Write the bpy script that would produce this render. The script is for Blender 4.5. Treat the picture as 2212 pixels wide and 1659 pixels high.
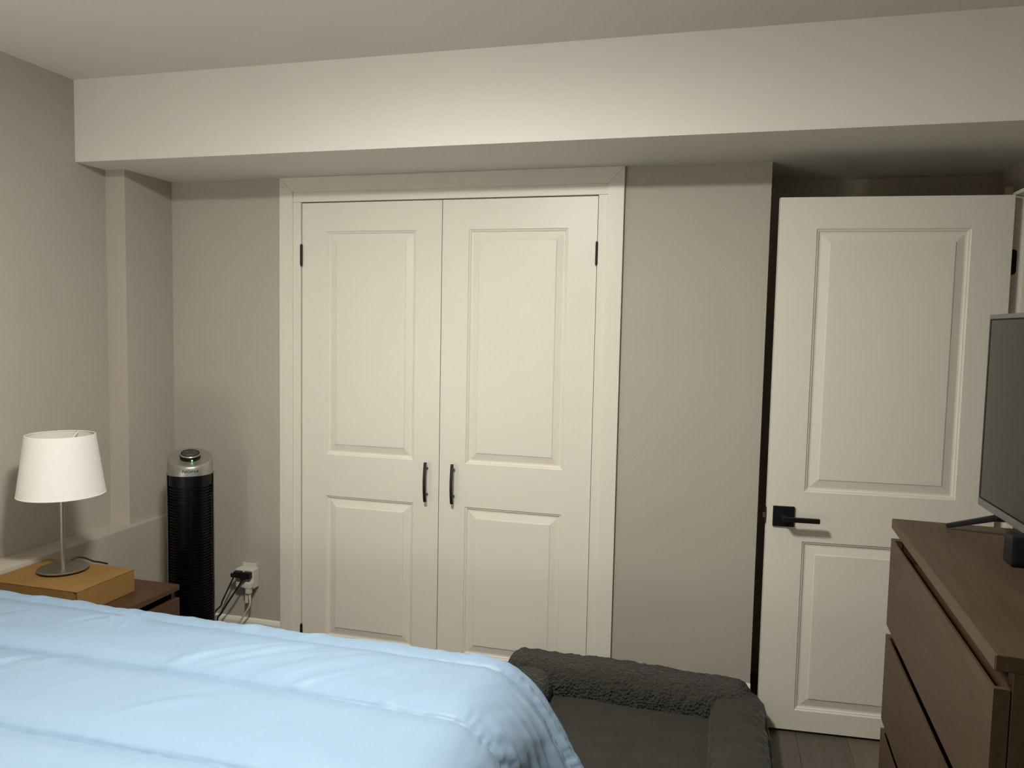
import bpy, bmesh, math, random
from math import sin, cos, pi, radians, hypot, exp, atan2
from mathutils import Vector, Matrix, noise

for o in list(bpy.data.objects): bpy.data.objects.remove(o)
scene = bpy.context.scene
COL = scene.collection
random.seed(4)

# ------------------------------------------------------------------ camera
IW, IH = 2212, 1659
F_PX = 1653.0
YAW, PITCH, ROLL = 0.2591, -0.0717, 0.0201
cam_d = bpy.data.cameras.new('camera')
cam_d.sensor_fit = 'HORIZONTAL'; cam_d.sensor_width = 36.0
cam_d.lens = F_PX / IW * 36.0
cam_d.clip_start = 0.02
cam = bpy.data.objects.new('camera', cam_d); COL.objects.link(cam)
Fv = Vector((-sin(YAW)*cos(PITCH), cos(YAW)*cos(PITCH), sin(PITCH)))
Rv = Vector((cos(YAW), sin(YAW), 0)); Uv = Rv.cross(Fv)
R2 = cos(ROLL)*Rv + sin(ROLL)*Uv; U2 = -sin(ROLL)*Rv + cos(ROLL)*Uv
m = Matrix((R2, U2, -Fv)).transposed().to_4x4()
m.translation = Vector((1.1572, -3.1421, 1.5371))
cam.matrix_world = m
scene.camera = cam

# ------------------------------------------------------------------ world, light, exposure
world = bpy.data.worlds.new('world'); scene.world = world
world.use_nodes = True
world.node_tree.nodes['Background'].inputs[0].default_value = (0.9, 0.95, 1.0, 1)
world.node_tree.nodes['Background'].inputs[1].default_value = 0.0

# the room's only lamp is a flush dome under the ceiling, just above the frame; its diffuser is built with the fixture
LIGHT_XY = (0.36, -1.86)
LIGHT_S = 265.0
LIGHT_COL = (1.0, 0.965, 0.885)
LAMP_S, LAMP_BULB, LAMP_COL = 41.0, 8.0, (1.0, 0.92, 0.80)   # bedside lamp that is on, left of the frame

vs = scene.view_settings
vs.view_transform = 'Standard'; vs.look = 'None'; vs.gamma = 1.0; vs.use_curve_mapping = False
vs.exposure = 0.0

# ------------------------------------------------------------------ measures of the room
ZS, ZC = 2.1979, 2.5338          # soffit underside, ceiling
D = 0.4626                        # soffit reaches this far into the room
XLW, XB, XL2 = -1.4652, -1.3640, -1.3368   # upper left wall, boxed corner, low foundation wall
Y1, ZL = -0.3002, 0.6210
XW = 1.3412                       # end of the closet wall
YR = 0.4098                       # back of the recess behind the open door
XRW = 2.2391                      # right wall
YF = -4.20                        # wall behind the camera
HW, ZD = 0.672, 2.0842            # closet doors
CAS = 0.779                       # closet casing outer half width

# ------------------------------------------------------------------ materials
MATS = {}
def srgb(r, g, b):
    def c(v):
        v /= 255.0
        return v/12.92 if v <= 0.04045 else ((v+0.055)/1.055)**2.4
    return (c(r), c(g), c(b))
def mat(name, col, rough=0.5, metal=0.0, noise_amt=0.0, noise_scale=20.0, bump=0.0, bump_scale=200.0,
        bump_dist=0.002, spec=0.5, col2=None, stretch=(1, 1, 1), coat=0.0, emit=None, emit_s=0.0, sheen=0.0, detail=4.0):
    mt = bpy.data.materials.new(name); mt.use_nodes = True
    nt = mt.node_tree; b = nt.nodes['Principled BSDF']
    b.inputs['Base Color'].default_value = (*col, 1)
    b.inputs['Roughness'].default_value = rough
    b.inputs['Metallic'].default_value = metal
    b.inputs['Specular IOR Level'].default_value = spec
    b.inputs['Coat Weight'].default_value = coat
    b.inputs['Sheen Weight'].default_value = sheen
    tc = nt.nodes.new('ShaderNodeTexCoord'); mp = nt.nodes.new('ShaderNodeMapping')
    mp.inputs['Scale'].default_value = stretch
    nt.links.new(tc.outputs['Object'], mp.inputs['Vector'])
    if noise_amt > 0 or col2:
        n = nt.nodes.new('ShaderNodeTexNoise'); n.inputs['Scale'].default_value = noise_scale
        n.inputs['Detail'].default_value = detail
        nt.links.new(mp.outputs['Vector'], n.inputs['Vector'])
        r = nt.nodes.new('ShaderNodeValToRGB')
        c2 = col2 if col2 else tuple(c*(1-noise_amt) for c in col)
        r.color_ramp.elements[0].position = 0.3; r.color_ramp.elements[1].position = 0.7
        r.color_ramp.elements[0].color = (*c2, 1); r.color_ramp.elements[1].color = (*col, 1)
        nt.links.new(n.outputs['Fac'], r.inputs['Fac'])
        nt.links.new(r.outputs['Color'], b.inputs['Base Color'])
    if bump > 0:
        n2 = nt.nodes.new('ShaderNodeTexNoise'); n2.inputs['Scale'].default_value = bump_scale
        n2.inputs['Detail'].default_value = 3.0
        nt.links.new(mp.outputs['Vector'], n2.inputs['Vector'])
        bp = nt.nodes.new('ShaderNodeBump'); bp.inputs['Strength'].default_value = bump
        bp.inputs['Distance'].default_value = bump_dist
        nt.links.new(n2.outputs['Fac'], bp.inputs['Height'])
        nt.links.new(bp.outputs['Normal'], b.inputs['Normal'])
    if emit:
        b.inputs['Emission Color'].default_value = (*emit, 1)
        b.inputs['Emission Strength'].default_value = emit_s
    MATS[name] = mt
    return mt

mat('wall_paint', (0.446, 0.412, 0.352), 0.7, noise_amt=0.03, noise_scale=3, bump=0.12, bump_scale=260, bump_dist=0.001, spec=0.3)
mat('ceiling_paint', (0.70, 0.67, 0.61), 0.85, noise_amt=0.02, noise_scale=2, bump=0.1, bump_scale=220, bump_dist=0.001, spec=0.2)
mat('trim_paint', (0.74, 0.71, 0.62), 0.4, noise_amt=0.02, noise_scale=4, bump=0.05, bump_scale=120, bump_dist=0.001, spec=0.4)
mat('door_paint', (0.76, 0.73, 0.64), 0.38, noise_amt=0.015, noise_scale=5, bump=0.10, bump_scale=160, bump_dist=0.001, spec=0.45)
mat('black_metal', (0.006, 0.006, 0.006), 0.42, spec=0.4, noise_amt=0.2, noise_scale=60)
mat('latch_brass', (0.16, 0.13, 0.08), 0.4, metal=0.9, noise_amt=0.2, noise_scale=60)
mat('dresser_wood', (0.060, 0.037, 0.0195), 0.5, col2=(0.043, 0.026, 0.0135), noise_scale=6, stretch=(14, 1.0, 14), bump=0.05, bump_scale=30, spec=0.3)
mat('dresser_edge', (0.080, 0.050, 0.028), 0.5, col2=(0.055, 0.034, 0.018), noise_scale=6, stretch=(1.0, 6, 40), spec=0.3)
mat('night_wood', (0.078, 0.040, 0.021), 0.48, col2=(0.055, 0.027, 0.013), noise_scale=6, stretch=(14, 1.0, 14), spec=0.3)
mat('cardboard', (0.25, 0.142, 0.046), 0.75, noise_amt=0.10, noise_scale=9, bump=0.08, bump_scale=140, spec=0.15)
mat('cardboard_edge', (0.055, 0.030, 0.012), 0.8, noise_amt=0.3, noise_scale=40)
mat('brushed_steel', (0.42, 0.385, 0.33), 0.36, metal=1.0, noise_amt=0.12, noise_scale=40, stretch=(1, 1, 30))
mat('shade_fabric', (0.80, 0.78, 0.73), 0.9, noise_amt=0.03, noise_scale=60, bump=0.15, bump_scale=420, bump_dist=0.0008, spec=0.1)
mat('shade_lit', (0.90, 0.875, 0.81), 0.9, noise_amt=0.03, noise_scale=60, spec=0.1, emit=LAMP_COL, emit_s=LAMP_S)
mat('white_wire', (0.75, 0.73, 0.67), 0.5, noise_amt=0.05)
mat('silver_plastic', (0.40, 0.385, 0.355), 0.34, metal=0.65, noise_amt=0.04, noise_scale=30)
mat('fan_black', (0.003, 0.003, 0.0034), 0.3, noise_amt=0.2, noise_scale=40, spec=0.28)
mat('fan_side', (0.20, 0.19, 0.175), 0.4, metal=0.3, noise_amt=0.05)
mat('fan_ink', (0.012, 0.012, 0.012), 0.5, noise_amt=0.1)
mat('display_grey', (0.035, 0.036, 0.036), 0.3, noise_amt=0.2, noise_scale=80)
mat('led_green', (0.1, 0.8, 0.15), 0.4, noise_amt=0.1, emit=(0.25, 1.0, 0.3), emit_s=3.0)
mat('white_plastic', (0.62, 0.59, 0.52), 0.42, noise_amt=0.03, noise_scale=20)
mat('socket_dark', (0.02, 0.02, 0.02), 0.6, noise_amt=0.2)
mat('black_rubber', (0.006, 0.006, 0.0065), 0.5, noise_amt=0.2, noise_scale=80)
mat('tag_paper', (0.62, 0.58, 0.47), 0.6, noise_amt=0.12, noise_scale=200)
mat('tv_bezel', (0.085, 0.085, 0.080), 0.38, noise_amt=0.08, noise_scale=80, spec=0.5)
mat('tv_border', (0.003, 0.003, 0.003), 0.6, noise_amt=0.1, spec=0.15)
mat('tv_screen', (0.010, 0.011, 0.0085), 0.22, noise_amt=0.06, noise_scale=3, spec=0.33)
mat('tv_leg', (0.008, 0.0085, 0.010), 0.45, spec=0.25, noise_amt=0.15, noise_scale=60)
mat('pet_pad', (0.050, 0.049, 0.040), 0.95, noise_amt=0.18, noise_scale=12, bump=0.4, bump_scale=160, bump_dist=0.003, spec=0.05, sheen=0.1)
mat('pet_piping', (0.11, 0.11, 0.035), 0.8, noise_amt=0.2, noise_scale=60)
mat('mattress', (0.7, 0.7, 0.68), 0.9, noise_amt=0.05)
mat('bed_frame', (0.05, 0.04, 0.035), 0.7, noise_amt=0.1)
mat('floor_base', (0.05, 0.045, 0.04), 0.8, noise_amt=0.1)
mat('light_diffuser', (0.9, 0.88, 0.82), 0.5, noise_amt=0.02, emit=LIGHT_COL, emit_s=LIGHT_S)

# sherpa: curly pile for the bolster
def sherpa():
    mt = bpy.data.materials.new('pet_sherpa'); mt.use_nodes = True
    nt = mt.node_tree; b = nt.nodes['Principled BSDF']
    b.inputs['Roughness'].default_value = 0.95; b.inputs['Specular IOR Level'].default_value = 0.05
    b.inputs['Sheen Weight'].default_value = 0.1
    tc = nt.nodes.new('ShaderNodeTexCoord')
    n = nt.nodes.new('ShaderNodeTexNoise'); n.inputs['Scale'].default_value = 55; n.inputs['Detail'].default_value = 4
    n.inputs['Distortion'].default_value = 1.2
    v = nt.nodes.new('ShaderNodeTexVoronoi'); v.inputs['Scale'].default_value = 95
    nt.links.new(tc.outputs['Object'], n.inputs['Vector']); nt.links.new(tc.outputs['Object'], v.inputs['Vector'])
    mx = nt.nodes.new('ShaderNodeMath'); mx.operation = 'SUBTRACT'
    nt.links.new(n.outputs['Fac'], mx.inputs[0]); nt.links.new(v.outputs['Distance'], mx.inputs[1])
    bp = nt.nodes.new('ShaderNodeBump'); bp.inputs['Strength'].default_value = 0.9; bp.inputs['Distance'].default_value = 0.012
    nt.links.new(mx.outputs[0], bp.inputs['Height']); nt.links.new(bp.outputs['Normal'], b.inputs['Normal'])
    r = nt.nodes.new('ShaderNodeValToRGB')
    r.color_ramp.elements[0].color = (0.040, 0.040, 0.033, 1); r.color_ramp.elements[1].color = (0.066, 0.065, 0.054, 1)
    nt.links.new(n.outputs['Fac'], r.inputs['Fac']); nt.links.new(r.outputs['Color'], b.inputs['Base Color'])
    MATS['pet_sherpa'] = mt
sherpa()

# satin comforter
def satin():
    mt = bpy.data.materials.new('comforter_satin'); mt.use_nodes = True
    nt = mt.node_tree; b = nt.nodes['Principled BSDF']
    b.inputs['Base Color'].default_value = (0.25, 0.358, 0.49, 1)
    b.inputs['Roughness'].default_value = 0.48; b.inputs['Specular IOR Level'].default_value = 0.28
    b.inputs['Sheen Weight'].default_value = 0.0
    tc = nt.nodes.new('ShaderNodeTexCoord')
    mp = nt.nodes.new('ShaderNodeMapping'); mp.inputs['Scale'].default_value = (1.0, 0.30, 1.0)
    mp.inputs['Rotation'].default_value = (0, 0, radians(-38))
    nt.links.new(tc.outputs['Object'], mp.inputs['Vector'])
    n = nt.nodes.new('ShaderNodeTexNoise'); n.inputs['Scale'].default_value = 16; n.inputs['Detail'].default_value = 3
    nt.links.new(mp.outputs['Vector'], n.inputs['Vector'])
    bp = nt.nodes.new('ShaderNodeBump'); bp.inputs['Strength'].default_value = 0.35; bp.inputs['Distance'].default_value = 0.008
    nt.links.new(n.outputs['Fac'], bp.inputs['Height']); nt.links.new(bp.outputs['Normal'], b.inputs['Normal'])
    MATS['comforter_satin'] = mt
satin()

# laminate planks: per-object tint
def laminate():
    mt = bpy.data.materials.new('laminate'); mt.use_nodes = True
    nt = mt.node_tree; b = nt.nodes['Principled BSDF']
    b.inputs['Roughness'].default_value = 0.45
    tc = nt.nodes.new('ShaderNodeTexCoord'); oi = nt.nodes.new('ShaderNodeObjectInfo')
    mp = nt.nodes.new('ShaderNodeMapping'); mp.inputs['Scale'].default_value = (30, 2.2, 1)
    ad = nt.nodes.new('ShaderNodeVectorMath'); ad.operation = 'ADD'
    nt.links.new(tc.outputs['Object'], ad.inputs[0]); nt.links.new(oi.outputs['Location'], ad.inputs[1])
    nt.links.new(ad.outputs[0], mp.inputs['Vector'])
    n = nt.nodes.new('ShaderNodeTexNoise'); n.inputs['Scale'].default_value = 1.0; n.inputs['Detail'].default_value = 5
    nt.links.new(mp.outputs['Vector'], n.inputs['Vector'])
    r = nt.nodes.new('ShaderNodeValToRGB')
    r.color_ramp.elements[0].color = (0.085, 0.071, 0.056, 1); r.color_ramp.elements[1].color = (0.15, 0.127, 0.10, 1)
    nt.links.new(n.outputs['Fac'], r.inputs['Fac'])
    mul = nt.nodes.new('ShaderNodeMix'); mul.data_type = 'RGBA'; mul.blend_type = 'MULTIPLY'; mul.inputs[0].default_value = 1.0
    mr = nt.nodes.new('ShaderNodeMapRange'); mr.inputs[3].default_value = 0.8; mr.inputs[4].default_value = 1.1
    nt.links.new(oi.outputs['Random'], mr.inputs[0])
    nt.links.new(r.outputs['Color'], mul.inputs[6]); nt.links.new(mr.outputs[0], mul.inputs[7])
    nt.links.new(mul.outputs[2], b.inputs['Base Color'])
    MATS['laminate'] = mt
laminate()

# ------------------------------------------------------------------ mesh helpers
def tag(o, label=None, cat=None, group=None, kind=None):
    if label: o['label'] = label
    if cat: o['category'] = cat
    if group: o['group'] = group
    if kind: o['kind'] = kind
    return o
def empty(name, loc=(0, 0, 0), rz=0.0):
    o = bpy.data.objects.new(name, None); COL.objects.link(o)
    o.location = loc; o.rotation_euler = (0, 0, rz); o.empty_display_size = 0.05
    return o
class MB:
    def __init__(s): s.bm = bmesh.new()
    def box(s, x0, x1, y0, y1, z0, z1, bev=0.0, seg=2):
        t = bmesh.new()
        v = [t.verts.new(p) for p in [(x0,y0,z0),(x1,y0,z0),(x1,y1,z0),(x0,y1,z0),(x0,y0,z1),(x1,y0,z1),(x1,y1,z1),(x0,y1,z1)]]
        for f in [(0,3,2,1),(4,5,6,7),(0,1,5,4),(1,2,6,5),(2,3,7,6),(3,0,4,7)]: t.faces.new([v[i] for i in f])
        if bev > 0: bmesh.ops.bevel(t, geom=t.edges[:], offset=bev, segments=seg, profile=0.7, affect='EDGES')
        s.merge(t); return s
    def merge(s, t, mtx=None):
        if mtx is not None: t.transform(mtx)
        me = bpy.data.meshes.new('tmp'); t.to_mesh(me); t.free()
        s.bm.from_mesh(me); bpy.data.meshes.remove(me)
    def prism(s, pts, axis, a0, a1, bev=0.0):
        """polygon in the plane across an axis, extruded from a0 to a1"""
        t = bmesh.new()
        def P(u, w, a):
            return {'x': (a, u, w), 'y': (u, a, w), 'z': (u, w, a)}[axis]
        A = [t.verts.new(P(u, w, a0)) for u, w in pts]; B = [t.verts.new(P(u, w, a1)) for u, w in pts]
        t.faces.new(A); t.faces.new(B[::-1]); n = len(pts)
        for i in range(n): t.faces.new([A[i], B[i], B[(i+1) % n], A[(i+1) % n]])
        bmesh.ops.recalc_face_normals(t, faces=t.faces[:])
        if bev > 0: bmesh.ops.bevel(t, geom=t.edges[:], offset=bev, segments=2, profile=0.7, affect='EDGES')
        s.merge(t); return s
    def lathe(s, prof, n=48, a0=0.0, a1=2*pi, tilt=None):
        """profile of (radius, z) turned about z; tilt(x,y,z)->z reshapes heights"""
        t = bmesh.new(); full = abs(a1-a0-2*pi) < 1e-6; cnt = n if full else n+1
        rings = []
        for r, z in prof:
            row = []
            for i in range(cnt):
                a = a0+(a1-a0)*i/n; x, y = r*cos(a), r*sin(a)
                row.append(t.verts.new((x, y, tilt(x, y, z) if tilt else z)))
            rings.append(row)
        for k in range(len(prof)-1):
            for i in range(n):
                j = (i+1) % cnt
                q = [rings[k][i], rings[k][j], rings[k+1][j], rings[k+1][i]]
                if prof[k][0] < 1e-6: q = [q[0], q[2], q[3]]
                elif prof[k+1][0] < 1e-6: q = [q[0], q[1], q[2]]
                try: t.faces.new(q)
                except ValueError: pass
        bmesh.ops.remove_doubles(t, verts=t.verts[:], dist=1e-6)
        bmesh.ops.recalc_face_normals(t, faces=t.faces[:])
        s.merge(t); return s
    def tube(s, pts, r, n=10, smooth=True):
        P = [Vector(p) for p in pts]
        if smooth and len(P) > 2:
            Q = []
            for i in range(len(P)-1):
                p0 = P[max(i-1, 0)]; p1 = P[i]; p2 = P[i+1]; p3 = P[min(i+2, len(P)-1)]
                for k in range(6):
                    u = k/6
                    Q.append(0.5*((2*p1)+(p2-p0)*u+(2*p0-5*p1+4*p2-p3)*u*u+(3*p1-p0-3*p2+p3)*u**3))
            Q.append(P[-1]); P = Q
        rr = r if isinstance(r, (list, tuple)) else None
        t = bmesh.new(); rings = []; up = Vector((0, 0, 1))
        for i, p in enumerate(P):
            d = (P[min(i+1, len(P)-1)]-P[max(i-1, 0)]).normalized()
            a = d.cross(up)
            if a.length < 1e-3: a = d.cross(Vector((1, 0, 0)))
            a.normalize(); b = d.cross(a).normalized()
            q = r if not rr else rr[0]+(rr[1]-rr[0])*i/(len(P)-1)
            rings.append([t.verts.new(p+q*(cos(2*pi*k/n)*a+sin(2*pi*k/n)*b)) for k in range(n)])
        for i in range(len(rings)-1):
            for k in range(n): t.faces.new([rings[i][k], rings[i][(k+1) % n], rings[i+1][(k+1) % n], rings[i+1][k]])
        t.faces.new(rings[0][::-1]); t.faces.new(rings[-1])
        bmesh.ops.recalc_face_normals(t, faces=t.faces[:])
        s.merge(t); return s
    def bar(s, p0, p1, w, h, bev=0.0, up=(0, 0, 1), w1=None, h1=None):
        p0 = Vector(p0); p1 = Vector(p1); d = (p1-p0).normalized()
        a = d.cross(Vector(up)).normalized(); b = a.cross(d).normalized()
        w1 = w if w1 is None else w1; h1 = h if h1 is None else h1
        t = bmesh.new(); v = []
        for p, ww, hh in ((p0, w, h), (p1, w1, h1)):
            for sa, sb in ((-1,-1),(1,-1),(1,1),(-1,1)): v.append(t.verts.new(p+a*sa*ww/2+b*sb*hh/2))
        for f in [(0,1,2,3),(7,6,5,4),(0,4,5,1),(1,5,6,2),(2,6,7,3),(3,7,4,0)]: t.faces.new([v[i] for i in f])
        bmesh.ops.recalc_face_normals(t, faces=t.faces[:])
        if bev > 0: bmesh.ops.bevel(t, geom=t.edges[:], offset=bev, segments=2, profile=0.7, affect='EDGES')
        s.merge(t); return s
    def build(s, name, material, parent=None, smooth=False, angle=35):
        me = bpy.data.meshes.new(name); s.bm.to_mesh(me); s.bm.free()
        o = bpy.data.objects.new(name, me); COL.objects.link(o)
        me.materials.append(MATS[material])
        if smooth:
            for p in me.polygons: p.use_smooth = True
            me.set_sharp_from_angle(angle=radians(angle))
        if parent: o.parent = parent
        return o
def grid_mesh(name, fn, nu, nv, material, parent=None, close_u=False):
    vs_, fs = [], []
    for i in range(nu+1):
        for j in range(nv+1): vs_.append(fn(i/nu, j/nv))
    for i in range(nu):
        for j in range(nv):
            a = i*(nv+1)+j; fs.append((a, a+nv+1, a+nv+2, a+1))
    me = bpy.data.meshes.new(name); me.from_pydata(vs_, [], fs); me.update()
    for p in me.polygons: p.use_smooth = True
    o = bpy.data.objects.new(name, me); COL.objects.link(o); me.materials.append(MATS[material])
    if parent: o.parent = parent
    return o

# ================================================================== the setting
def struct(o, label):
    return tag(o, label, kind='structure')

fl = MB().box(-1.60, 3.1, YF-0.12, YR+0.6, -0.10, -0.012).build('floor', 'floor_base')
struct(fl, 'grey brown laminate plank floor')
pw, pl, gap = 0.186, 1.24, 0.0005
pmesh = MB().box(gap, pw-gap, gap, pl-gap, -0.012, 0.0, bev=0.0006, seg=1).build('plank', 'laminate', fl)
first = True; k = 0
x = XLW
while x < 2.95:
    y = YF - random.random()*0.9
    while y < YR+0.5:
        if y+pl > YF and x < 2.95:
            o = pmesh if first else pmesh.copy()
            if not first: COL.objects.link(o); o.parent = fl
            o.location = (x, y, 0); first = False; k += 1
        y += pl
    x += pw

struct(MB().box(-1.60, 3.1, YF-0.12, YR+0.6, ZC, ZC+0.1).build('ceiling', 'ceiling_paint'), 'plain off white ceiling')
# boxed-in duct soffit along the closet wall
struct(MB().box(XLW, XRW, -D, YR, ZS, ZC).build('trim_1', 'ceiling_paint'), 'off white boxed soffit running along the closet wall under the ceiling')

# left wall: upper wall, boxed corner, thicker low foundation wall with a ledge
b = MB()
b.box(XLW-0.12, XLW, YF, 0.12, 0, ZC)
b.box(XLW, XB, Y1, 0.0, ZL-0.02, ZS)
b.box(XLW, XL2, YF, 0.0, 0, ZL, bev=0.004)
struct(b.build('wall_left', 'wall_paint'), 'greige painted left wall with low ledge and boxed corner')

# back wall around the closet opening, with the return into the recess
JO = HW+0.004
b = MB()
b.box(XLW, -JO-0.02, 0.0, 0.12, 0, ZS)
b.box(JO+0.02, XW, 0.0, 0.12, 0, ZS)
b.box(-JO-0.02, JO+0.02, 0.0, 0.12, ZD+0.024, ZS)
b.box(XW-0.10, XW, 0.12, YR, 0, ZS)
struct(b.build('wall_back', 'wall_paint'), 'greige painted back wall around the closet')
struct(MB().box(XW-0.10, XRW, YR, YR+0.1, 0, ZS+0.1).build('wall_recess', 'wall_paint'), 'shadowed greige wall at the back of the recess behind the open door')
# closet interior
b = MB()
b.box(-1.0, 1.0, 0.62, 0.66, 0, ZS); b.box(-1.0, -0.96, 0.12, 0.62, 0, ZS); b.box(0.96, 1.0, 0.12, 0.62, 0, ZS)
struct(b.build('wall_closet', 'wall_paint'), 'inside of the closet behind the double doors')

# right wall with the doorway
A = 0.0728
XE, YE, WE = 1.3695, -0.1028, 0.7896
hx, hy = XE+WE*cos(A), YE+WE*sin(A)          # hinge edge of the door face
YJ = hy + 0.036                              # face of the hinge jamb
YN = YJ - 0.81
b = MB()
b.box(XRW, XRW+0.12, YJ+0.02, YR, 0, ZC)
b.box(XRW, XRW+0.12, YN-0.02, YJ+0.02, 2.0605, ZC)
b.box(XRW, XRW+0.12, YF, YN-0.02, 0, ZC)
struct(b.build('wall_right', 'wall_paint'), 'greige painted right wall with the doorway')
struct(MB().box(XLW, XRW, YF-0.12, YF, 0, ZC).build('wall_front', 'wall_paint'), 'greige painted wall behind the viewer')
b = MB()
b.box(3.0, 3.1, YN-0.7, YJ+0.7, 0, ZC); b.box(XRW+0.12, 3.0, YN-0.7, YN-0.6, 0, ZC); b.box(XRW+0.12, 3.0, YJ+0.6, YJ+0.7, 0, ZC)
struct(b.build('wall_hall', 'wall_paint'), 'hallway wall beyond the doorway')

# ---- closet casing and jamb
tr = struct(empty('trim_2', (0, 0, 0)), 'off white flat casing around the closet doors')
CI = 0.713                                     # inner edge of the casing
ZI = ZS-(CAS-CI)
t_c = 0.017
for s in (-1, 1):
    pts = [(s*CAS, 0.0), (s*CI, 0.0), (s*CI, ZI), (s*CAS, ZS-0.0004)]
    MB().prism(pts, 'y', -t_c, 0.0, bev=0.0015).build('side_casing', 'trim_paint', tr)
MB().prism([(-CAS+0.0007, ZS-0.0004), (CAS-0.0007, ZS-0.0004), (CI, ZI+0.0007), (-CI, ZI+0.0007)], 'y', -t_c, 0.0, bev=0.0015).build('head_casing', 'trim_paint', tr)
for s in (-1, 1):
    xa, xb = sorted((s*(JO-0.0005), s*(CI+0.004)))
    MB().box(xa, xb, -0.0095, 0.12, 0, ZD+0.004, bev=0.002).build('side_jamb', 'trim_paint', tr)
MB().box(-CI-0.004, CI+0.004, -0.0095, 0.12, ZD+0.0045, ZI+0.004, bev=0.002).build('head_jamb', 'trim_paint', tr)

# ---- baseboards
def baseboard(name, x0, x1, label):
    pts = [(0.0, 0.0), (-0.014, 0.0), (-0.014, 0.116), (-0.009, 0.128), (-0.004, 0.133), (0.0, 0.133)]
    struct(MB().prism(pts, 'x', x0, x1).build(name, 'trim_paint'), label)
baseboard('baseboard_back_left', XL2+0.002, -CAS-0.001, 'short off white baseboard left of the closet below the outlet')
baseboard('baseboard_back_right', CAS+0.001, XW+0.001, 'short off white baseboard between the closet and the open door')

# ---- panelled doors
PROF = [(0.0, 0.0), (0.004, 0.0045), (0.0075, 0.0048), (0.0115, 0.0095), (0.0155, 0.0105), (0.019, 0.0105), (0.0465, 0.0042), (0.0485, 0.0018), (0.0515, 0.0012)]
def panelled_door(name, w, h, z0, xs, zs, thick=0.035):
    """slab in local space: x 0..w, front face at y=0 facing -y; zs = panel (bottom, top) pairs"""
    bm = bmesh.new()
    X = [0, xs[0], xs[1], w]; Z = [z0]
    for lo, hi in zs: Z += [lo, hi]
    Z.append(z0+h)
    gv = [[bm.verts.new((xx, 0, zz)) for zz in Z] for xx in X]
    for i in range(3):
        for j in range(len(Z)-1):
            if i == 1 and j % 2 == 1: continue
            bm.faces.new([gv[i][j], gv[i+1][j], gv[i+1][j+1], gv[i][j+1]])
    bk = {}
    for (i, j) in [(0, 0), (3, 0), (3, len(Z)-1), (0, len(Z)-1)]:
        bk[(i, j)] = bm.verts.new((X[i], thick, Z[j]))
    n = len(Z)-1
    bm.faces.new([bk[(0, n)], bk[(3, n)], bk[(3, 0)], bk[(0, 0)]])
    bm.faces.new([gv[0][j] for j in range(n+1)]+[bk[(0, n)], bk[(0, 0)]])
    bm.faces.new([gv[3][j] for j in range(n, -1, -1)]+[bk[(3, 0)], bk[(3, n)]])
    bm.faces.new([gv[i][n] for i in range(4)]+[bk[(3, n)], bk[(0, n)]])
    bm.faces.new([gv[i][0] for i in range(3, -1, -1)]+[bk[(0, 0)], bk[(3, 0)]])
    bmesh.ops.recalc_face_normals(bm, faces=bm.faces[:])
    me = bpy.data.meshes.new(name); bm.to_mesh(me); bm.free()
    o = bpy.data.objects.new(name, me); COL.objects.link(o); me.materials.append(MATS['door_paint'])
    for lo, hi in zs:
        pm = bmesh.new(); rings = []
        for ins, dep in PROF:
            rings.append([pm.verts.new(p) for p in [(xs[0]+ins, dep, lo+ins), (xs[1]-ins, dep, lo+ins), (xs[1]-ins, dep, hi-ins), (xs[0]+ins, dep, hi-ins)]])
        for a, c in zip(rings, rings[1:]):
            for q in range(4): pm.faces.new([a[q], a[(q+1) % 4], c[(q+1) % 4], c[q]])
        pm.faces.new(rings[-1])
        pme = bpy.data.meshes.new('panel'); pm.to_mesh(pme); pm.free()
        po = bpy.data.objects.new('panel', pme); COL.objects.link(po); pme.materials.append(MATS['door_paint']); po.parent = o
    return o

def closet_pull(parent, px):
    # bowed black bar on two posts
    ctr = 0.858; hl = 0.0875
    bm = MB(); seg = 14
    pts = []
    t = bmesh.new(); rings = []
    for i in range(seg+1):
        u = -1+2*i/seg
        yy = -0.026-0.010*(1-u*u)
        rings.append([t.verts.new((px+sx*0.0062, yy+sy*0.004, ctr+u*hl)) for sx, sy in ((-1,-1),(1,-1),(1,1),(-1,1))])
    for i in range(seg):
        for q in range(4): t.faces.new([rings[i][q], rings[i][(q+1) % 4], rings[i+1][(q+1) % 4], rings[i+1][q]])
    t.faces.new(rings[0][::-1]); t.faces.new(rings[-1]); bmesh.ops.recalc_face_normals(t, faces=t.faces[:])
    bm.merge(t)
    h = bm.build('pull_handle', 'black_metal', parent); h['label'] = 'bowed black bar pull'
    for s in (-1, 1):
        zz = ctr+s*0.058
        MB().tube([(px, -0.031, zz), (px, 0.0, zz)], 0.0048, n=12).build('post', 'black_metal', h)

def barrel_hinge(parent, px, z0, z1):
    bm = MB()
    bm.tube([(px, -0.006, z0), (px, -0.006, z1)], 0.0062, n=14)
    bm.tube([(px, -0.006, z0-0.004), (px, -0.006, z0)], 0.0045, n=12); bm.tube([(px, -0.006, z1), (px, -0.006, z1+0.004)], 0.0045, n=12)
    h = bm.build('hinge', 'black_metal', parent); h['label'] = 'black barrel hinge'

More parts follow.
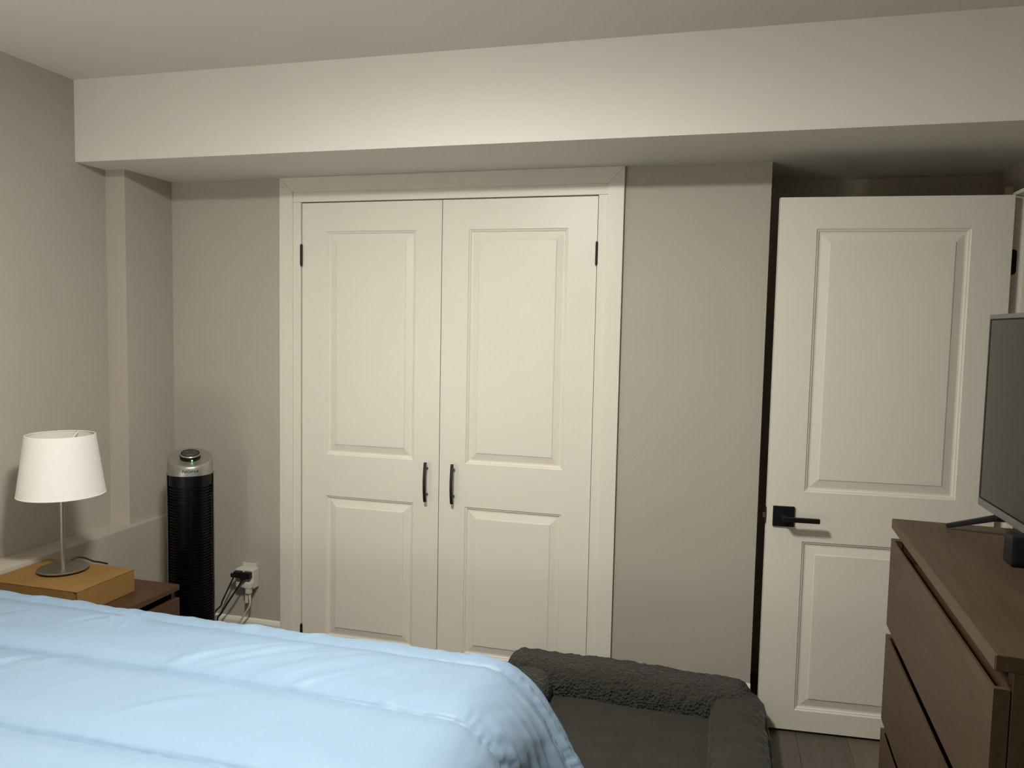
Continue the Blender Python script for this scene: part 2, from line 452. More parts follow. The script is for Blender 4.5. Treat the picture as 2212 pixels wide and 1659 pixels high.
ST = 0.1205
lw = HW-0.0016
zs_c = [(0.090, 0.7567), (0.9477, 1.9579)]
dl = panelled_door('door_1', lw, ZD-0.012, 0.012, (HW-(HW-ST) - 0.0, lw+0.0016-ST), zs_c)
dl.location = (-HW, 0.0, 0)
struct(dl, 'left off white two panel closet door with a black pull'); 
dr = panelled_door('door_2', lw, ZD-0.012, 0.012, (ST-0.0016, lw-ST), zs_c)
dr.location = (0.0016, 0.0, 0)
struct(dr, 'right off white two panel closet door with a black pull')
closet_pull(dl, HW-0.055); closet_pull(dr, 0.068)
for z0, z1 in ((1.806, 1.897), (0.045, 0.135)):
    barrel_hinge(dl, -0.002, z0, z1); barrel_hinge(dr, lw+0.001, z0, z1)

# ---- the open entry door, hinged on the right wall
de = panelled_door('door_3', WE, 2.032, 0.012, (0.132, 0.656), [(0.092, 0.754), (0.945, 1.929)])
de.location = (XE, YE, 0); de.rotation_euler = (0, 0, A)
struct(de, 'off white two panel bedroom door standing open with a black lever')
ros = MB().box(0.021, 0.099, -0.009, 0.0, 0.809, 0.887, bev=0.0025).build('handle_rose', 'black_metal', de)
ros['label'] = 'square black handle rose'
hb = MB()
hb.tube([(0.060, -0.009, 0.848), (0.060, -0.055, 0.848)], 0.0125, n=20)
hb.build('handle_neck', 'black_metal', de, smooth=True)
lv = MB().box(0.048, 0.180, -0.070, -0.055, 0.8405, 0.8585, bev=0.004, seg=3).build('lever', 'black_metal', de)
lv['label'] = 'straight black lever'
MB().box(0.088, 0.091, -0.0098, -0.0088, 0.814, 0.817).build('set_screw', 'latch_brass', de)
lp = MB().box(-0.0012, 0.001, 0.006, 0.030, 0.812, 0.876, bev=0.0004, seg=1).build('latch_plate', 'black_metal', de)
MB().prism([(-0.0012, 0.011), (-0.0012, 0.025), (-0.012, 0.024), (-0.004, 0.011)], 'z', 0.834, 0.854).build('latch_bolt', 'latch_brass', de)

# ---- doorway frame on the right wall
tr3 = struct(empty('trim_3', (0, 0, 0)), 'off white door frame beside the open door')
JX0 = hx+0.008
MB().box(JX0, XRW+0.125, YJ, YJ+0.02, 0, 2.047, bev=0.001, seg=1).build('hinge_jamb', 'trim_paint', tr3)
MB().box(JX0, XRW+0.125, YN-0.02, YN, 0, 2.047, bev=0.001, seg=1).build('strike_jamb', 'trim_paint', tr3)
MB().box(JX0, XRW+0.125, YN-0.02, YJ+0.02, 2.047, 2.060, bev=0.001, seg=1).build('head_jamb', 'trim_paint', tr3)
MB().box(JX0+0.038, JX0+0.062, YJ-0.011, YJ, 0, 2.046, bev=0.001, seg=1).build('door_stop', 'trim_paint', tr3)
MB().box(XRW-0.018, XRW, YJ+0.020, 0.14, 0, 2.060, bev=0.002).build('side_casing', 'trim_paint', tr3)
MB().box(XRW-0.018, XRW, YN-0.13, 0.14, 2.0605, 2.080, bev=0.002).build('head_casing', 'trim_paint', tr3)
MB().box(XRW-0.018, XRW, YN-0.13, YN-0.020, 0, 2.060, bev=0.002).build('side_casing', 'trim_paint', tr3)
for zc in (1.812, 1.03, 0.24):
    # hinge leaf with rounded outer corners, let into the jamb face
    t = bmesh.new(); pts = []; r = 0.012; x0, x1 = hx-0.004, hx+0.027; z0, z1 = zc-0.045, zc+0.045
    pts += [(x0, z0), (x1-r, z0)] + [(x1-r+r*sin(a), z0+r-r*cos(a)) for a in [pi/2*i/6 for i in range(1, 7)]]
    pts += [(x1, z1-r)] + [(x1-r+r*cos(a), z1-r+r*sin(a)) for a in [pi/2*i/6 for i in range(1, 7)]] + [(x0, z1)]
    h = MB().prism(pts, 'y', YJ-0.0028, YJ+0.001).build('hinge_leaf', 'black_metal', tr3); h['label'] = 'black hinge leaf with rounded corners'
# narrow strip of casing further back in the recess
struct(MB().box(XRW-0.022, XRW, 0.235, 0.265, 0, 2.121, bev=0.002).build('trim_4', 'trim_paint'), 'thin upright white strip in the recess behind the open door')

# ================================================================== ceiling light (the room's lamp, above the bed)
cl = tag(empty('ceiling_light', (LIGHT_XY[0], LIGHT_XY[1], ZC)), 'round flush ceiling light above the bed', 'ceiling light')
MB().lathe([(0.0, 0.0), (0.162, 0.0), (0.165, -0.006), (0.165, -0.070), (0.160, -0.073), (0.152, -0.073), (0.152, -0.060), (0.0, -0.060)], 48).build('rim', 'white_plastic', cl, smooth=True)
MB().lathe([(0.0, -0.062), (0.148, -0.062), (0.150, -0.070), (0.148, -0.083), (0.138, -0.090), (0.10, -0.094), (0.0, -0.096)], 40).build('diffuser', 'light_diffuser', cl, smooth=True)

# ================================================================== bed
bed = tag(empty('bed', (-0.3, -2.0, 0)), 'low bed hidden beneath the light blue comforter', 'bed')
def bb(name, x0, x1, y0, y1, z0, z1, m_, bev):
    return MB().box(x0+0.3, x1+0.3, y0+2.0, y1+2.0, z0, z1, bev=bev, seg=3).build(name, m_, bed, smooth=True)
bb('mattress', -1.29, 0.59, -2.76, -1.33, 0.34, 0.615, 'mattress', 0.05)
bb('bed_base', -1.29, 0.59, -2.74, -1.35, 0.14, 0.335, 'bed_frame', 0.01)
for xx in (-1.2, 0.48):
    for yy in (-2.70, -1.46): bb('leg', xx, xx+0.06, yy, yy+0.06, 0.0, 0.14, 'bed_frame', 0.004)

IX1, IY1, IY0, IX0 = 0.597, -1.290, -2.77, -1.31
RB = 0.16
LB = RB*pi/2+0.28
SEAMS = [-1.272, -1.56, -1.872, -2.18, -2.49, -2.79]
# pull wrinkles: (x0,y0,x1,y1,width,height)
WR = []
rw = random.Random(11)
for i in range(9):     # bundle of diagonal folds near the nightstand side
    cx_ = -0.06+0.052*i; WR.append((cx_-0.10+rw.uniform(-.04, .04), -1.535, cx_+0.15+rw.uniform(-.05, .07), -1.315, 0.010+rw.random()*0.007, 0.0065*rw.uniform(.5, 1)))
for i in range(26):
    yy = rw.choice(SEAMS[:4]); xx = rw.uniform(-1.2, 0.55); l = rw.uniform(0.06, 0.20); an = radians(rw.uniform(30, 70)); s = rw.choice((-1, 1))
    WR.append((xx, yy, xx+s*l*cos(an), yy+s*l*sin(an), rw.uniform(0.008, 0.018), rw.uniform(0.0015, 0.004)))
for i in range(20):
    yy = rw.uniform(-2.2, -1.3); xx = rw.uniform(-1.1, 0.5); l = rw.uniform(0.08, 0.25); an = radians(rw.uniform(25, 65))
    WR.append((xx, yy, xx+l*cos(an), yy+l*sin(an), rw.uniform(0.010, 0.025), rw.uniform(-0.003, 0.004)))
WR.append((-0.52, -1.32, -0.46, -1.40, 0.012, 0.006)); WR.append((-0.46, -1.30, -0.43, -1.39, 0.010, 0.005))
def seg_d(px, py, w):
    x0, y0, x1, y1 = w[:4]; dx, dy = x1-x0, y1-y0; L2 = dx*dx+dy*dy
    t_ = max(0, min(1, ((px-x0)*dx+(py-y0)*dy)/L2))
    return hypot(px-x0-t_*dx, py-y0-t_*dy), t_
def seam_y(y0, x_):
    return y0+0.006*sin(3.1*x_+y0*7)+0.004*noise.noise((x_*2.2, y0*3, 1.0))
def comforter(u, v):
    # cloth coordinates: a along the bed, c across it
    a0, a1 = IX0, IX1+LB; c0, c1 = IY0-LB, IY1+LB
    a = a0+(a1-a0)*u; c = c0+(c1-c0)*v
    ea = max(a-IX1, 0.0); ec = max(c-IY1, 0.0) - max(IY0-c, 0.0)
    r = hypot(ea, ec)
    bx, by = min(a, IX1), max(min(c, IY1), IY0)
    top = 0.675
    # quilt puff between the seams and grooves on them
    puff = 0.0; groove = 0.0
    for s_ in SEAMS:
        d = abs(c-seam_y(s_, a))
        fold = 1.0+0.5*noise.noise((a*38, s_*9, 0.3))
        groove -= 0.0125*exp(-(d/0.0062)**2)*fold + 0.015*exp(-(d/0.040)**2)
    puff = 0.004*noise.noise((a*2.3, c*3.0, 4.0))+0.004*noise.noise((a*6, c*6, 9.0))+0.0016*noise.noise(((a+c)*9, (c-a)*26, 2.0))
    h = puff+groove
    if r < 0.12:
        for w in WR:
            if abs(a-(w[0]+w[2])/2) > 0.3 or abs(c-(w[1]+w[3])/2) > 0.3: continue
            d, t_ = seg_d(a, c, w)
            if d < w[4]*3: h += w[5]*exp(-(d/w[4])**2)*sin(pi*min(1, max(0, t_*0.9+0.05)))*1.9
    if r < 1e-6:
        return (bx, by, top+h)
    nx, ny = ea/r, ec/r
    r = min(r, LB)
    # the loose corner of the cloth fans out towards the foot
    q_ = c-IY1
    fl_ = 0.0
    if ea > 0: fl_ = exp(-((q_-0.03)/0.20)**2)*nx*nx*(3-2*nx)
    Rr = RB
    if r < Rr*pi/2:
        th = r/Rr; hor = Rr*sin(th); dn = Rr*(1-cos(th)); nh, nz = sin(th), cos(th)
        g_ = max(0.0, th-0.6)**2*Rr; hor += g_*0.22*fl_; dn -= g_*0.14*fl_
    else:
        e = r-Rr*pi/2; g_ = (pi/2-0.6)**2*Rr
        dn = Rr+e*(0.97-0.22*fl_)-g_*0.14*fl_; hor = Rr+e*(0.05+0.42*fl_)+g_*0.22*fl_; nh, nz = 1.0, 0.1
    dropf = min(1.0, max(0.0, (r-0.08)/0.22))
    if ea > 0:
        # gathers run down the foot, tight at the seams
        tight = 0.0
        for s_ in SEAMS: tight = max(tight, exp(-((c-s_)/0.05)**2))
        ridge = 1.0-abs(noise.noise((c*24+0.5*r, 3.0, r*1.2)))*2.2
        fine = 1.0-abs(noise.noise((c*47, 7.0, r*1.6)))*2.2
        near = min(1.0, max(0.0, (c+1.75)/0.35))          # loose gathers towards the corner
        h += dropf*(ridge*(0.0015+0.0075*near)+fine*(0.001+0.0035*near))
        h += tight*min(1.0, ea/0.06)*0.0042*noise.noise((ea*75, c*30, 1.0))
        # cross seam of the hem near the corner
    if ec > 0:
        h += 0.0035*noise.noise((a*14, 2.0, 0.0))*min(1, r/0.05)*min(1, max(0, 1-(r-0.05)/0.15)+0.2)
        h += 0.002*noise.noise((a*40, 5.0, 0.0))*min(1, r/0.05)
    return (bx+nx*(hor+h*nh), by+ny*(hor+h*nh), top-dn+h*nz)
cf = grid_mesh('comforter', comforter, 330, 460, 'comforter_satin')
tag(cf, 'light blue satin quilted comforter spread over the bed', 'comforter')
md = cf.modifiers.new('thick', 'SOLIDIFY'); md.thickness = 0.012; md.offset = -1

# raised hem seam line along the nightstand side is sewn in the cloth above

# ================================================================== nightstand with box and lamp
NX1, NY1, NZ = -0.828, -0.650, 0.519
NX0, NY0 = -1.325, -1.110
ns = tag(empty('nightstand', (NX0, NY0, 0)), 'dark brown wooden nightstand between the bed and the tower fan', 'nightstand')
def nb(name, x0, x1, y0, y1, z0, z1, m_='night_wood', bev=0.001, par=None):
    return MB().box(x0-NX0, x1-NX0, y0-NY0, y1-NY0, z0, z1, bev=bev, seg=1).build(name, m_, par or ns)
nb('top', NX0, NX1, NY0, NY1, NZ-0.022, NZ)
nb('side_panel', NX0, NX1-0.022, NY1-0.02, NY1, 0.0, NZ-0.022)
nb('side_panel', NX0, NX1-0.022, NY0, NY0+0.02, 0.0, NZ-0.022)
nb('back_panel', NX0, NX0+0.01, NY0+0.02, NY1-0.02, 0.02, NZ-0.022)
nb('bottom_panel', NX0+0.01, NX1-0.022, NY0+0.02, NY1-0.02, 0.03, 0.05)
for z0, z1 in ((0.262, 0.466), (0.04, 0.243)):
    dw = nb('drawer', NX1-0.020, NX1, NY0, NY1, z0, z1)
    nb('drawer_box', NX1-0.42, NX1-0.0205, NY0+0.03, NY1-0.03, z0+0.01, z1-0.03, par=None)

bxo = tag(empty('cardboard_box', (-1.332, -1.036, NZ)), 'flat brown cardboard box under the white table lamp', 'box')
BX, BY, BZ = 0.399, 0.268, 0.086
b = MB(); b.box(0, BX, 0, BY, 0.001, BZ-0.0025, bev=0.0015); b.build('box_body', 'cardboard', bxo)
MB().box(-0.001, BX+0.0012, -0.001, BY+0.001, BZ-0.0025, BZ, bev=0.001).build('lid', 'cardboard', bxo)
MB().box(BX-0.012, BX-0.004, -0.0025, -0.0008, BZ-0.004, BZ-0.0015).build('tab_slot', 'cardboard_edge', bxo)
MB().box(BX-0.0030, BX-0.0014, -0.0012, 0.0002, 0.0, BZ-0.003).build('corner_fold', 'cardboard_edge', bxo)

LX, LY, LZ = -1.164, -0.864, NZ+BZ
def table_lamp(loc, label, shade_mat, cord=True):
    lamp = tag(empty('table_lamp', loc), label, 'lamp', 'bedside table lamps')
    MB().lathe([(0.0, 0.0), (0.078, 0.0), (0.080, 0.007)], 64).build('base_pad', 'black_rubber', lamp, smooth=True)
    MB().lathe([(0.0, 0.007), (0.0855, 0.007), (0.0868, 0.009), (0.0868, 0.0115), (0.085, 0.013), (0.012, 0.014), (0.0, 0.014)], 72).build('base', 'brushed_steel', lamp, smooth=True, angle=25)
    MB().lathe([(0.0088, 0.012), (0.0088, 0.34), (0.0, 0.34)], 24).build('stem', 'brushed_steel', lamp, smooth=True, angle=40)
    zb_, zt_ = 0.289, 0.511; rb_, rt_ = 0.1465, 0.1155
    sh = MB().lathe([(rb_, zb_), (rt_, zt_), (rt_-0.003, zt_+0.0005), (rt_-0.003, zt_-0.004), (rb_-0.003, zb_+0.001), (rb_, zb_)], 96).build('shade', shade_mat, lamp, smooth=True, angle=50)
    for rr, zz in ((rt_-0.002, zt_-0.001), (rb_-0.0015, zb_+0.002)):
        MB().tube([(rr*cos(2*pi*i/72), rr*sin(2*pi*i/72), zz) for i in range(73)], 0.0024, n=8, smooth=False).build('rim', 'shade_fabric', sh, smooth=True)
    fit_ = MB()
    for k_ in range(3):
        a = radians(104+120*k_)
        fit_.tube([(0.018*cos(a), 0.018*sin(a), zt_-0.062), (0.04*cos(a), 0.04*sin(a), zt_-0.055), (0.09*cos(a), 0.09*sin(a), zt_-0.016), ((rt_-0.003)*cos(a), (rt_-0.003)*sin(a), zt_-0.005)], 0.0036, n=8)
    fit_.lathe([(0.015, zt_-0.066), (0.021, zt_-0.066), (0.021, zt_-0.058), (0.015, zt_-0.058)], 24)
    fit_.build('shade_fitter', 'white_wire', lamp, smooth=True)
    MB().lathe([(0.0, 0.335), (0.014, 0.335), (0.0155, 0.37), (0.0155, zt_-0.068), (0.0, zt_-0.068)], 24).build('socket', 'white_plastic', lamp, smooth=True)
    if cord:
        MB().tube([(-0.04, 0.068, 0.008), (-0.035, 0.092, 0.018), (-0.005, 0.105, 0.017), (0.03, 0.110, 0.006), (0.06, 0.112, 0.0045), (0.10, 0.105, 0.0045)], 0.0034, n=8).build('cord', 'black_rubber', lamp, smooth=True)
    return lamp
table_lamp((LX, LY, LZ), 'white fabric shade table lamp standing unlit on the cardboard box', 'shade_fabric')

# the matching nightstand and lamp on the other side of the bed, left of the frame; this one is switched on
ns2 = ns.copy(); COL.objects.link(ns2); ns2.location = (NX0, -3.46, 0); ns2['label'] = 'dark brown wooden nightstand on the near side of the bed'
for ch in list(ns.children):
    c_ = ch.copy(); COL.objects.link(c_); c_.parent = ns2
for o_ in (ns, ns2): o_['group'] = 'nightstands beside the bed'
lit = table_lamp((-1.12, -3.20, NZ+0.0005), 'white fabric shade table lamp switched on at the near side of the bed', 'shade_lit', cord=False)
bl = bpy.data.lights.new('bulb', 'POINT'); bl.energy = LAMP_BULB; bl.color = LAMP_COL; bl.shadow_soft_size = 0.03
blo = bpy.data.objects.new('bulb', bl); COL.objects.link(blo); blo.parent = lit; blo.location = (0, 0, 0.475)

# ================================================================== tower fan
FX, FY = -1.066, -0.272
FA = atan2(-2.87, 2.22)              # the way it faces
fan = tag(empty('tower_fan', (FX, FY, 0), FA), 'tall black tower fan with silver top in the corner', 'fan')
R_ = 0.0935
ZT = 0.877                           # where grille meets silver cap
MB().lathe([(0.0, 0.0), (0.125, 0.0), (0.127, 0.012), (0.122, 0.022), (0.10, 0.032), (0.07, 0.036), (0.0, 0.036)], 64).build('base', 'fan_black', fan, smooth=True)
MB().lathe([(0.06, 0.034), (0.06, 0.06), (0.0, 0.06)], 32).build('neck', 'fan_black', fan, smooth=True)
MB().lathe([(0.0, 0.058), (R_-0.012, 0.058), (R_-0.010, 0.066), (R_-0.010, ZT), (0.0, ZT)], 64).build('core', 'fan_black', fan, smooth=True)
gr = MB()
zz = 0.075
while zz < ZT-0.055:
    gr.lathe([(R_-0.011, zz), (R_-0.001, zz+0.001), (R_-0.001, zz+0.0042), (R_-0.011, zz+0.0052)], 36, a0=-1.30, a1=1.30)
    zz += 0.0125
g = gr.build('grille', 'fan_black', fan); g['kind'] = 'stuff'; g['label'] = 'black horizontal louvre grille'
MB().lathe([(R_-0.004, ZT-0.05), (R_, ZT-0.049), (R_, ZT), (R_-0.004, ZT)], 48, a0=-1.35, a1=1.35).build('upper_band', 'fan_black', fan, smooth=True)
# rear shell wraps round to the sides, its edges show as thin grey lines
MB().lathe([(R_-0.006, 0.062), (R_+0.0035, 0.064), (R_+0.0035, ZT+0.001), (R_-0.006, ZT+0.001)], 40, a0=1.28, a1=2*pi-1.28).build('rear_shell', 'fan_side', fan, smooth=True)
for s in (-1, 1):
    r0 = R_-0.0005
    ribs = [(r0*cos(s*0.98), r0*sin(s*0.98))]
MB().bar((R_-0.002, 0, 0.07), (R_-0.002, 0, ZT-0.055), 0.005, 0.004, up=(0, 1, 0)).build('centre_rib', 'fan_black', fan)
# silver cap with a sloping top (higher at the back)
slope = 0.31
def tilt(x_, y_, z_):
    return z_ if z_ < 1.0 else 0.946+(z_-2.0) - slope*x_
cap = MB().lathe([(R_+0.002, ZT-0.002), (R_+0.002, ZT+0.004), (R_-0.001, 2.0-0.008), (R_-0.0035, 2.0-0.002), (R_-0.008, 2.0), (R_-0.014, 2.0-0.0015), (0.05, 2.0-0.003), (0.0, 2.0-0.003)], 72, tilt=tilt).build('cap', 'silver_plastic', fan, smooth=True, angle=60)
# control knob standing on the slope
knob = MB().lathe([(0.0425, 2.0-0.010), (0.0425, 2.0+0.016), (0.041, 2.0+0.018), (0.0, 2.0+0.013)], 48,
                  tilt=lambda x_, y_, z_: 0.944+(z_-2.0)-slope*0.9*x_).build('control_knob', 'fan_black', fan, smooth=True)
MB().lathe([(0.0428, 2.0+0.0145), (0.0438, 2.0+0.017), (0.0425, 2.0+0.0195), (0.039, 2.0+0.0190)], 48,
           tilt=lambda x_, y_, z_: 0.944+(z_-2.0)-slope*0.9*x_).build('silver_ring', 'silver_plastic', knob, smooth=True)
MB().lathe([(0.034, 2.0+0.0181), (0.034, 2.0+0.0186), (0.0, 2.0+0.0186)], 48,
           tilt=lambda x_, y_, z_: 0.944+(z_-2.0)-slope*0.9*x_).build('display', 'display_grey', knob, smooth=True)
for (dx_, dy_, ln) in ((-0.021, -0.016, 0.007), (-0.021, 0.016, 0.007), (0.016, 0.0, 0.030)):
    MB().box(dx_-0.0015, dx_+0.0015, dy_-ln/2, dy_+ln/2, 0.944+0.0185-slope*0.9*dx_, 0.944+0.0192-slope*0.9*dx_).build('button_mark', 'silver_plastic', knob)
a = 0.17
lx_, ly_ = 0.0427*cos(a), 0.0427*sin(a)
t = bmesh.new(); bmesh.ops.create_icosphere(t, subdivisions=2, radius=0.0032); t.transform(Matrix.Translation((lx_, ly_, 0.944-slope*0.9*lx_+0.003)))
q = MB(); q.merge(t); q.build('indicator_light', 'led_green', knob)['label'] = 'small lit green indicator'
# lettering wrapped on the front of the cap
def wrapped_text(txt, size, zc, radius, parent, extr=0.0006):
    cu = bpy.data.curves.new('lettering', 'FONT'); cu.body = txt; cu.size = size; cu.align_x = 'CENTER'; cu.align_y = 'CENTER'
    cu.extrude = extr; cu.shear = 0.15; cu.space_character = 1.05
    to = bpy.data.objects.new('lettering_tmp', cu); COL.objects.link(to)
    bpy.context.view_layer.update()
    dg = bpy.context.evaluated_depsgraph_get()
    me = bpy.data.meshes.new_from_object(to.evaluated_get(dg))
    bpy.data.objects.remove(to)
    for v_ in me.vertices:
        x_, y_, z_ = v_.co
        an = x_*1.35/radius; rr = radius+z_
        v_.co = (rr*cos(an), rr*sin(an), zc+y_)
    me.materials.clear(); me.materials.append(MATS['fan_ink'])
    o = bpy.data.objects.new('lettering', me); COL.objects.link(o); o.parent = parent
    return o
wrapped_text('NOMA', 0.0165, 0.8965, R_+0.0018, cap)

# ================================================================== wall outlet, adapter and cords
pl_ = tag(MB().box(-0.986, -0.912, -0.006, 0.0, 0.284, 0.401, bev=0.002).build('outlet_plate', 'white_plastic'), 'white wall outlet plate left of the closet', 'outlet')
ad = tag(empty('outlet_adapter', (-0.944, -0.006, 0.282)), 'white multi socket adapter plugged into the wall outlet', 'adapter')
MB().box(-0.050, 0.046, -0.046, 0.0, 0.012, 0.103, bev=0.006, seg=3).build('body', 'white_plastic', ad, smooth=True)
MB().box(-0.046, -0.030, -0.010, 0.0, 0.006, 0.013).build('surge_switch', 'white_plastic', ad)
for sx in (-0.027, 0.022):
    for sz in (0.080, 0.042):
        so = MB().box(sx-0.016, sx+0.016, -0.0468, -0.0455, sz-0.014, sz+0.014, bev=0.0005, seg=1).build('socket', 'white_plastic', ad)
        for dx_ in (-0.006, 0.006): MB().box(sx+dx_-0.001, sx+dx_+0.001, -0.0472, -0.0466, sz-0.002, sz+0.008).build('slot', 'socket_dark', so)
        MB().box(sx-0.002, sx+0.002, -0.0472, -0.0466, sz-0.010, sz-0.006).build('slot', 'socket_dark', so)
def cord_thing(name, label, cat, plug_box, pts, r, matn, grp=None, extra=None):
    t0 = tag(empty(name, plug_box['loc']), label, cat, grp)
    L = Vector(plug_box['loc'])
    pb = MB()
    for q in plug_box['boxes']: pb.box(*q, bev=0.003, seg=2)
    pb.build('plug', matn, t0, smooth=True)
    MB().tube([Vector(p)-L for p in pts], r, n=10).build('cord', matn, t0, smooth=True)
    if extra: extra(t0)
    return t0
cord_thing('power_cord', 'black power cord from the left socket, bowed, of the two black cords', 'cord',
    dict(loc=(-0.9715, -0.0535, 0.362), boxes=[(-0.018, 0.018, -0.024, 0.001, -0.013, 0.015), (-0.034, -0.012, -0.022, -0.008, -0.014, 0.004)]),
    [(-0.9925, -0.063, 0.352), (-1.006, -0.06, 0.33), (-1.046, -0.056, 0.255), (-1.065, -0.056, 0.217), (-1.071, -0.056, 0.197), (-1.097, -0.052, 0.172), (-1.112, -0.048, 0.15), (-1.111, -0.044, 0.112), (-1.087, -0.04, 0.062), (-1.046, -0.036, 0.012), (-0.9765, -0.034, 0.005)], 0.0036, 'black_rubber', 'black cords in the adapter')
cord_thing('power_cord', 'thicker straight black power cord from the right socket of the adapter', 'cord',
    dict(loc=(-0.9225, -0.0535, 0.362), boxes=[(-0.018, 0.019, -0.024, 0.001, -0.014, 0.015), (-0.032, -0.010, -0.022, -0.006, -0.022, 0.002)]),
    [(-0.9385, -0.07, 0.348), (-0.9645, -0.076, 0.304), (-0.9965, -0.078, 0.257), (-1.026, -0.076, 0.215), (-1.056, -0.073, 0.17), (-1.083, -0.068, 0.132), (-1.071, -0.06, 0.072), (-1.036, -0.06, 0.012), (-0.9665, -0.07, 0.006)], 0.0042, 'black_rubber', 'black cords in the adapter')
def wtags(t0):
    MB().box(-0.020, -0.004, -0.0135, -0.0125, -0.090, -0.048).build('tag', 'tag_paper', t0)
    MB().box(0.002, 0.013, -0.0155, -0.0145, -0.085, -0.046).build('tag', 'tag_paper', t0)
cord_thing('extension_plug', 'white plug with paper tags and white cord in the adapter', 'cord',
    dict(loc=(-0.9125, -0.0535, 0.32), boxes=[(-0.017, 0.017, -0.026, 0.001, -0.016, 0.010), (-0.012, 0.012, -0.024, -0.003, -0.042, -0.012)]),
    [(-0.9125, -0.067, 0.28), (-0.9065, -0.067, 0.247), (-0.9105, -0.066, 0.217), (-0.9345, -0.065, 0.177), (-0.9725, -0.062, 0.122), (-0.9965, -0.06, 0.082), (-1.006, -0.08, 0.02), (-0.9365, -0.1, 0.008)], 0.0042, 'white_plastic', None, wtags)

# ================================================================== dresser, television, media box
TH = -0.0426
dz = 1.100
DS = tag(empty('dresser', (1.584, -1.147, 0), TH), 'tall dark brown chest of drawers carrying the television', 'dresser')
DL_, DD = 0.8228, 0.50               # length (towards the viewer), depth
def db(name, x0, x1, y0, y1, z0, z1, m_='dresser_wood', bev=0.0012, par=None):
    return MB().box(x0, x1, -y1, -y0, z0, z1, bev=bev, seg=1).build(name, m_, par or DS)
tp = db('top', 0.0, DD, 0, DL_, dz-0.0235, dz)
db('front_edge', -0.0006, 0.0, 0.001, DL_-0.001, dz-0.0225, dz-0.001, 'dresser_edge', 0.0, tp)
for y0 in (0.0, DL_-0.022): db('side_panel', 0.0225, DD, y0, y0+0.022, 0.0, dz-0.0235)
db('back_panel', DD-0.012, DD, 0.022, DL_-0.022, 0.02, dz-0.0235)
db('plinth', 0.05, 0.07, 0.022, DL_-0.022, 0.0, 0.05)
z1 = 1.0515
for i_ in range(4):
    g_ = MB()
    g_.box(0.0, 0.0042, -DL_, 0.0, z1-0.2135, z1)                       # thin front lip
    g_.box(0.0042, 0.0205, -DL_, 0.0, z1-0.2135, z1-0.028)              # body below the finger groove
    g_.box(0.0042, 0.0205, -0.024, 0.0, z1-0.028, z1); g_.box(0.0042, 0.0205, -DL_, -DL_+0.010, z1-0.028, z1)
    bmesh.ops.remove_doubles(g_.bm, verts=g_.bm.verts[:], dist=1e-5)
    dw = g_.build('drawer', 'dresser_wood', DS)
    db('drawer_box', 0.0212, 0.42, 0.04, DL_-0.04, z1-0.185, z1-0.050, par=dw)
    z1 -= 0.2370

tvr = tag(empty('television', (1.765, -1.146, dz), 0.004), 'flat screen television with dark screen standing on the dresser', 'television')
TW, T0, T1 = 0.78, 0.049, 0.492
MB().box(0.0, 0.012, -TW, 0, T0, T1, bev=0.0018).build('frame', 'tv_bezel', tvr)
MB().box(0.012, 0.045, -TW+0.05, -0.05, T0+0.03, T1-0.05, bev=0.01).build('back_cover', 'tv_border', tvr)
MB().box(-0.0006, 0.0002, -TW+0.008, -0.008, T0+0.018, T1-0.010).build('border', 'tv_border', tvr)
MB().box(-0.0012, -0.0004, -TW+0.020, -0.020, T0+0.0225, T1-0.0135).build('screen', 'tv_screen', tvr)
for yy in (-0.110, -TW+0.085):
    L = MB()
    L.bar((0.022, yy, 0.047), (-0.082, yy+0.042, 0.007), 0.016, 0.014, bev=0.003, w1=0.012, h1=0.011)
    L.bar((0.014, yy, 0.047), (0.115, yy+0.01, 0.006), 0.016, 0.014, bev=0.003, w1=0.012, h1=0.011)
    L.box(0.002, 0.030, yy-0.012, yy+0.012, 0.036, 0.060, bev=0.003)
    L.build('leg', 'tv_leg', tvr, smooth=True)
mbx = tag(empty('media_box', (1.719, -1.503, dz), 0.0), 'small rounded black media box in front of the television', 'media box')
MB().box(0.0, 0.042, 0.0, 0.046, 0.002, 0.060, bev=0.009, seg=4).build('case', 'tv_leg', mbx, smooth=True)
MB().box(0.010, 0.032, 0.010, 0.036, 0.0, 0.003).build('foot', 'black_rubber', mbx)

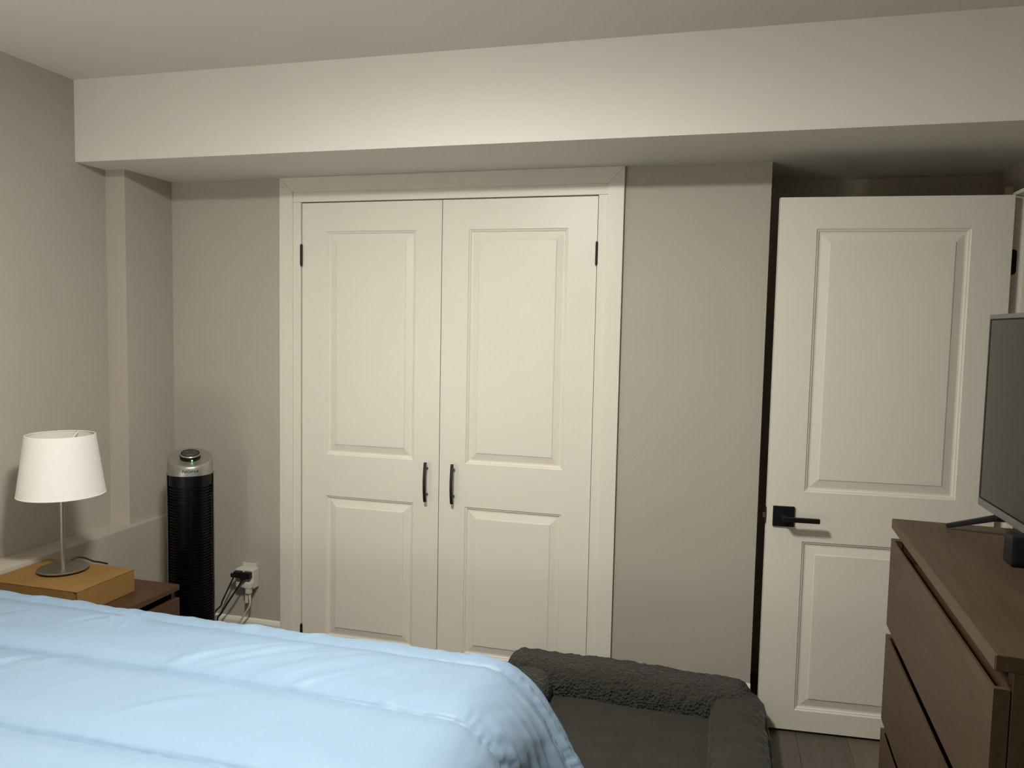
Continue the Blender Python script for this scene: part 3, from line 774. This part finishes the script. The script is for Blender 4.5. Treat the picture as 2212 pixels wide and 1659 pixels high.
# ================================================================== dog bed
pb = tag(empty('dog_bed', (0.92, -0.5, 0)), 'dark grey fleece dog bed with raised bolster sides on the floor', 'dog bed')
PX0, PX1, PY0, PY1 = 0.385, 1.39, -0.95, -0.03
def pet(p): return (p[0]-0.92, p[1]+0.5, p[2])
def bolster(path, name, material, w, h, seed, n=120, m_=36, base=0.012):
    P = [Vector(p) for p in path]
    # arc-length table
    L = [0]
    for a_, c_ in zip(P, P[1:]): L.append(L[-1]+(c_-a_).length)
    def at(s):
        s = max(0, min(L[-1], s))
        for i in range(len(P)-1):
            if s <= L[i+1]+1e-9:
                u = (s-L[i])/(L[i+1]-L[i]); return P[i].lerp(P[i+1], u)
        return P[-1]
    def fn(u, v):
        s = u*L[-1]; p = at(s); d = (at(s+0.03)-at(s-0.03)).normalized(); side = Vector((d.y, -d.x, 0))
        e = min(1.0, min(s, L[-1]-s)/0.07+0.0); endf = math.sqrt(max(0.0, 1-(1-e)**2))*0.88+0.12 if e < 1 else 1.0
        a_ = 2*pi*v
        ca, sa = cos(a_), sin(a_)
        sx = math.copysign(abs(ca)**0.75, ca); sz = math.copysign(abs(sa)**0.75, sa)
        lump = 1+0.10*noise.noise((s*4.2, seed, 0.5))+0.05*noise.noise((s*10, seed, cos(a_)*1.2))
        q = p+side*(sx*w/2*endf)+Vector((0, 0, base+h/2*(1+sz*endf*lump)*1.0))
        fine = noise.noise((q.x*55, q.y*55, q.z*55))*0.0045+noise.noise((q.x*26, q.y*26, q.z*26))*0.004
        nrm = (side*ca+Vector((0, 0, sa)))
        q = q+nrm*fine
        q.z = max(q.z, 0.003)
        return pet(q)
    return grid_mesh(name, fn, n, m_, material, pb)
bolster([(0.365, -0.148, 0), (0.7, -0.140, 0), (1.0, -0.148, 0), (1.25, -0.163, 0), (1.345, -0.180, 0)], 'back_bolster', 'pet_sherpa', 0.225, 0.188, 1.3, n=260, m_=72)
bolster([(1.287, -0.125, 0), (1.288, -0.32, 0), (1.285, -0.6, 0), (1.285, -0.92, 0)], 'side_bolster', 'pet_pad', 0.205, 0.172, 6.1, n=160, m_=56)
bolster([(0.485, -0.125, 0), (0.482, -0.4, 0), (0.485, -0.7, 0), (0.485, -0.92, 0)], 'side_bolster', 'pet_sherpa', 0.205, 0.178, 9.2, n=160, m_=56)
def padf(u, v):
    x_ = PX0+0.06+(PX1-PX0-0.12)*u; y_ = PY0+(PY1-PY0-0.06)*v
    e = min(u, 1-u, v, 1-v)/0.08
    z_ = 0.095*math.sqrt(max(0, 1-(1-min(1, e))**2))
    z_ += 0.008*noise.noise((x_*5, y_*5, 0))+0.003*noise.noise((x_*22, y_*22, 0))
    return pet((x_, y_, max(0.004, z_)))
pd_ = grid_mesh('pad', padf, 90, 80, 'pet_pad', pb)
MB().tube([pet(p) for p in [(1.378, -0.215, 0.112), (1.388, -0.29, 0.115), (1.392, -0.42, 0.110), (1.391, -0.60, 0.113), (1.389, -0.78, 0.110), (1.38, -0.90, 0.10)]], 0.0042, n=8).build('piping', 'pet_piping', pb, smooth=True)['label'] = 'thin olive edge piping'
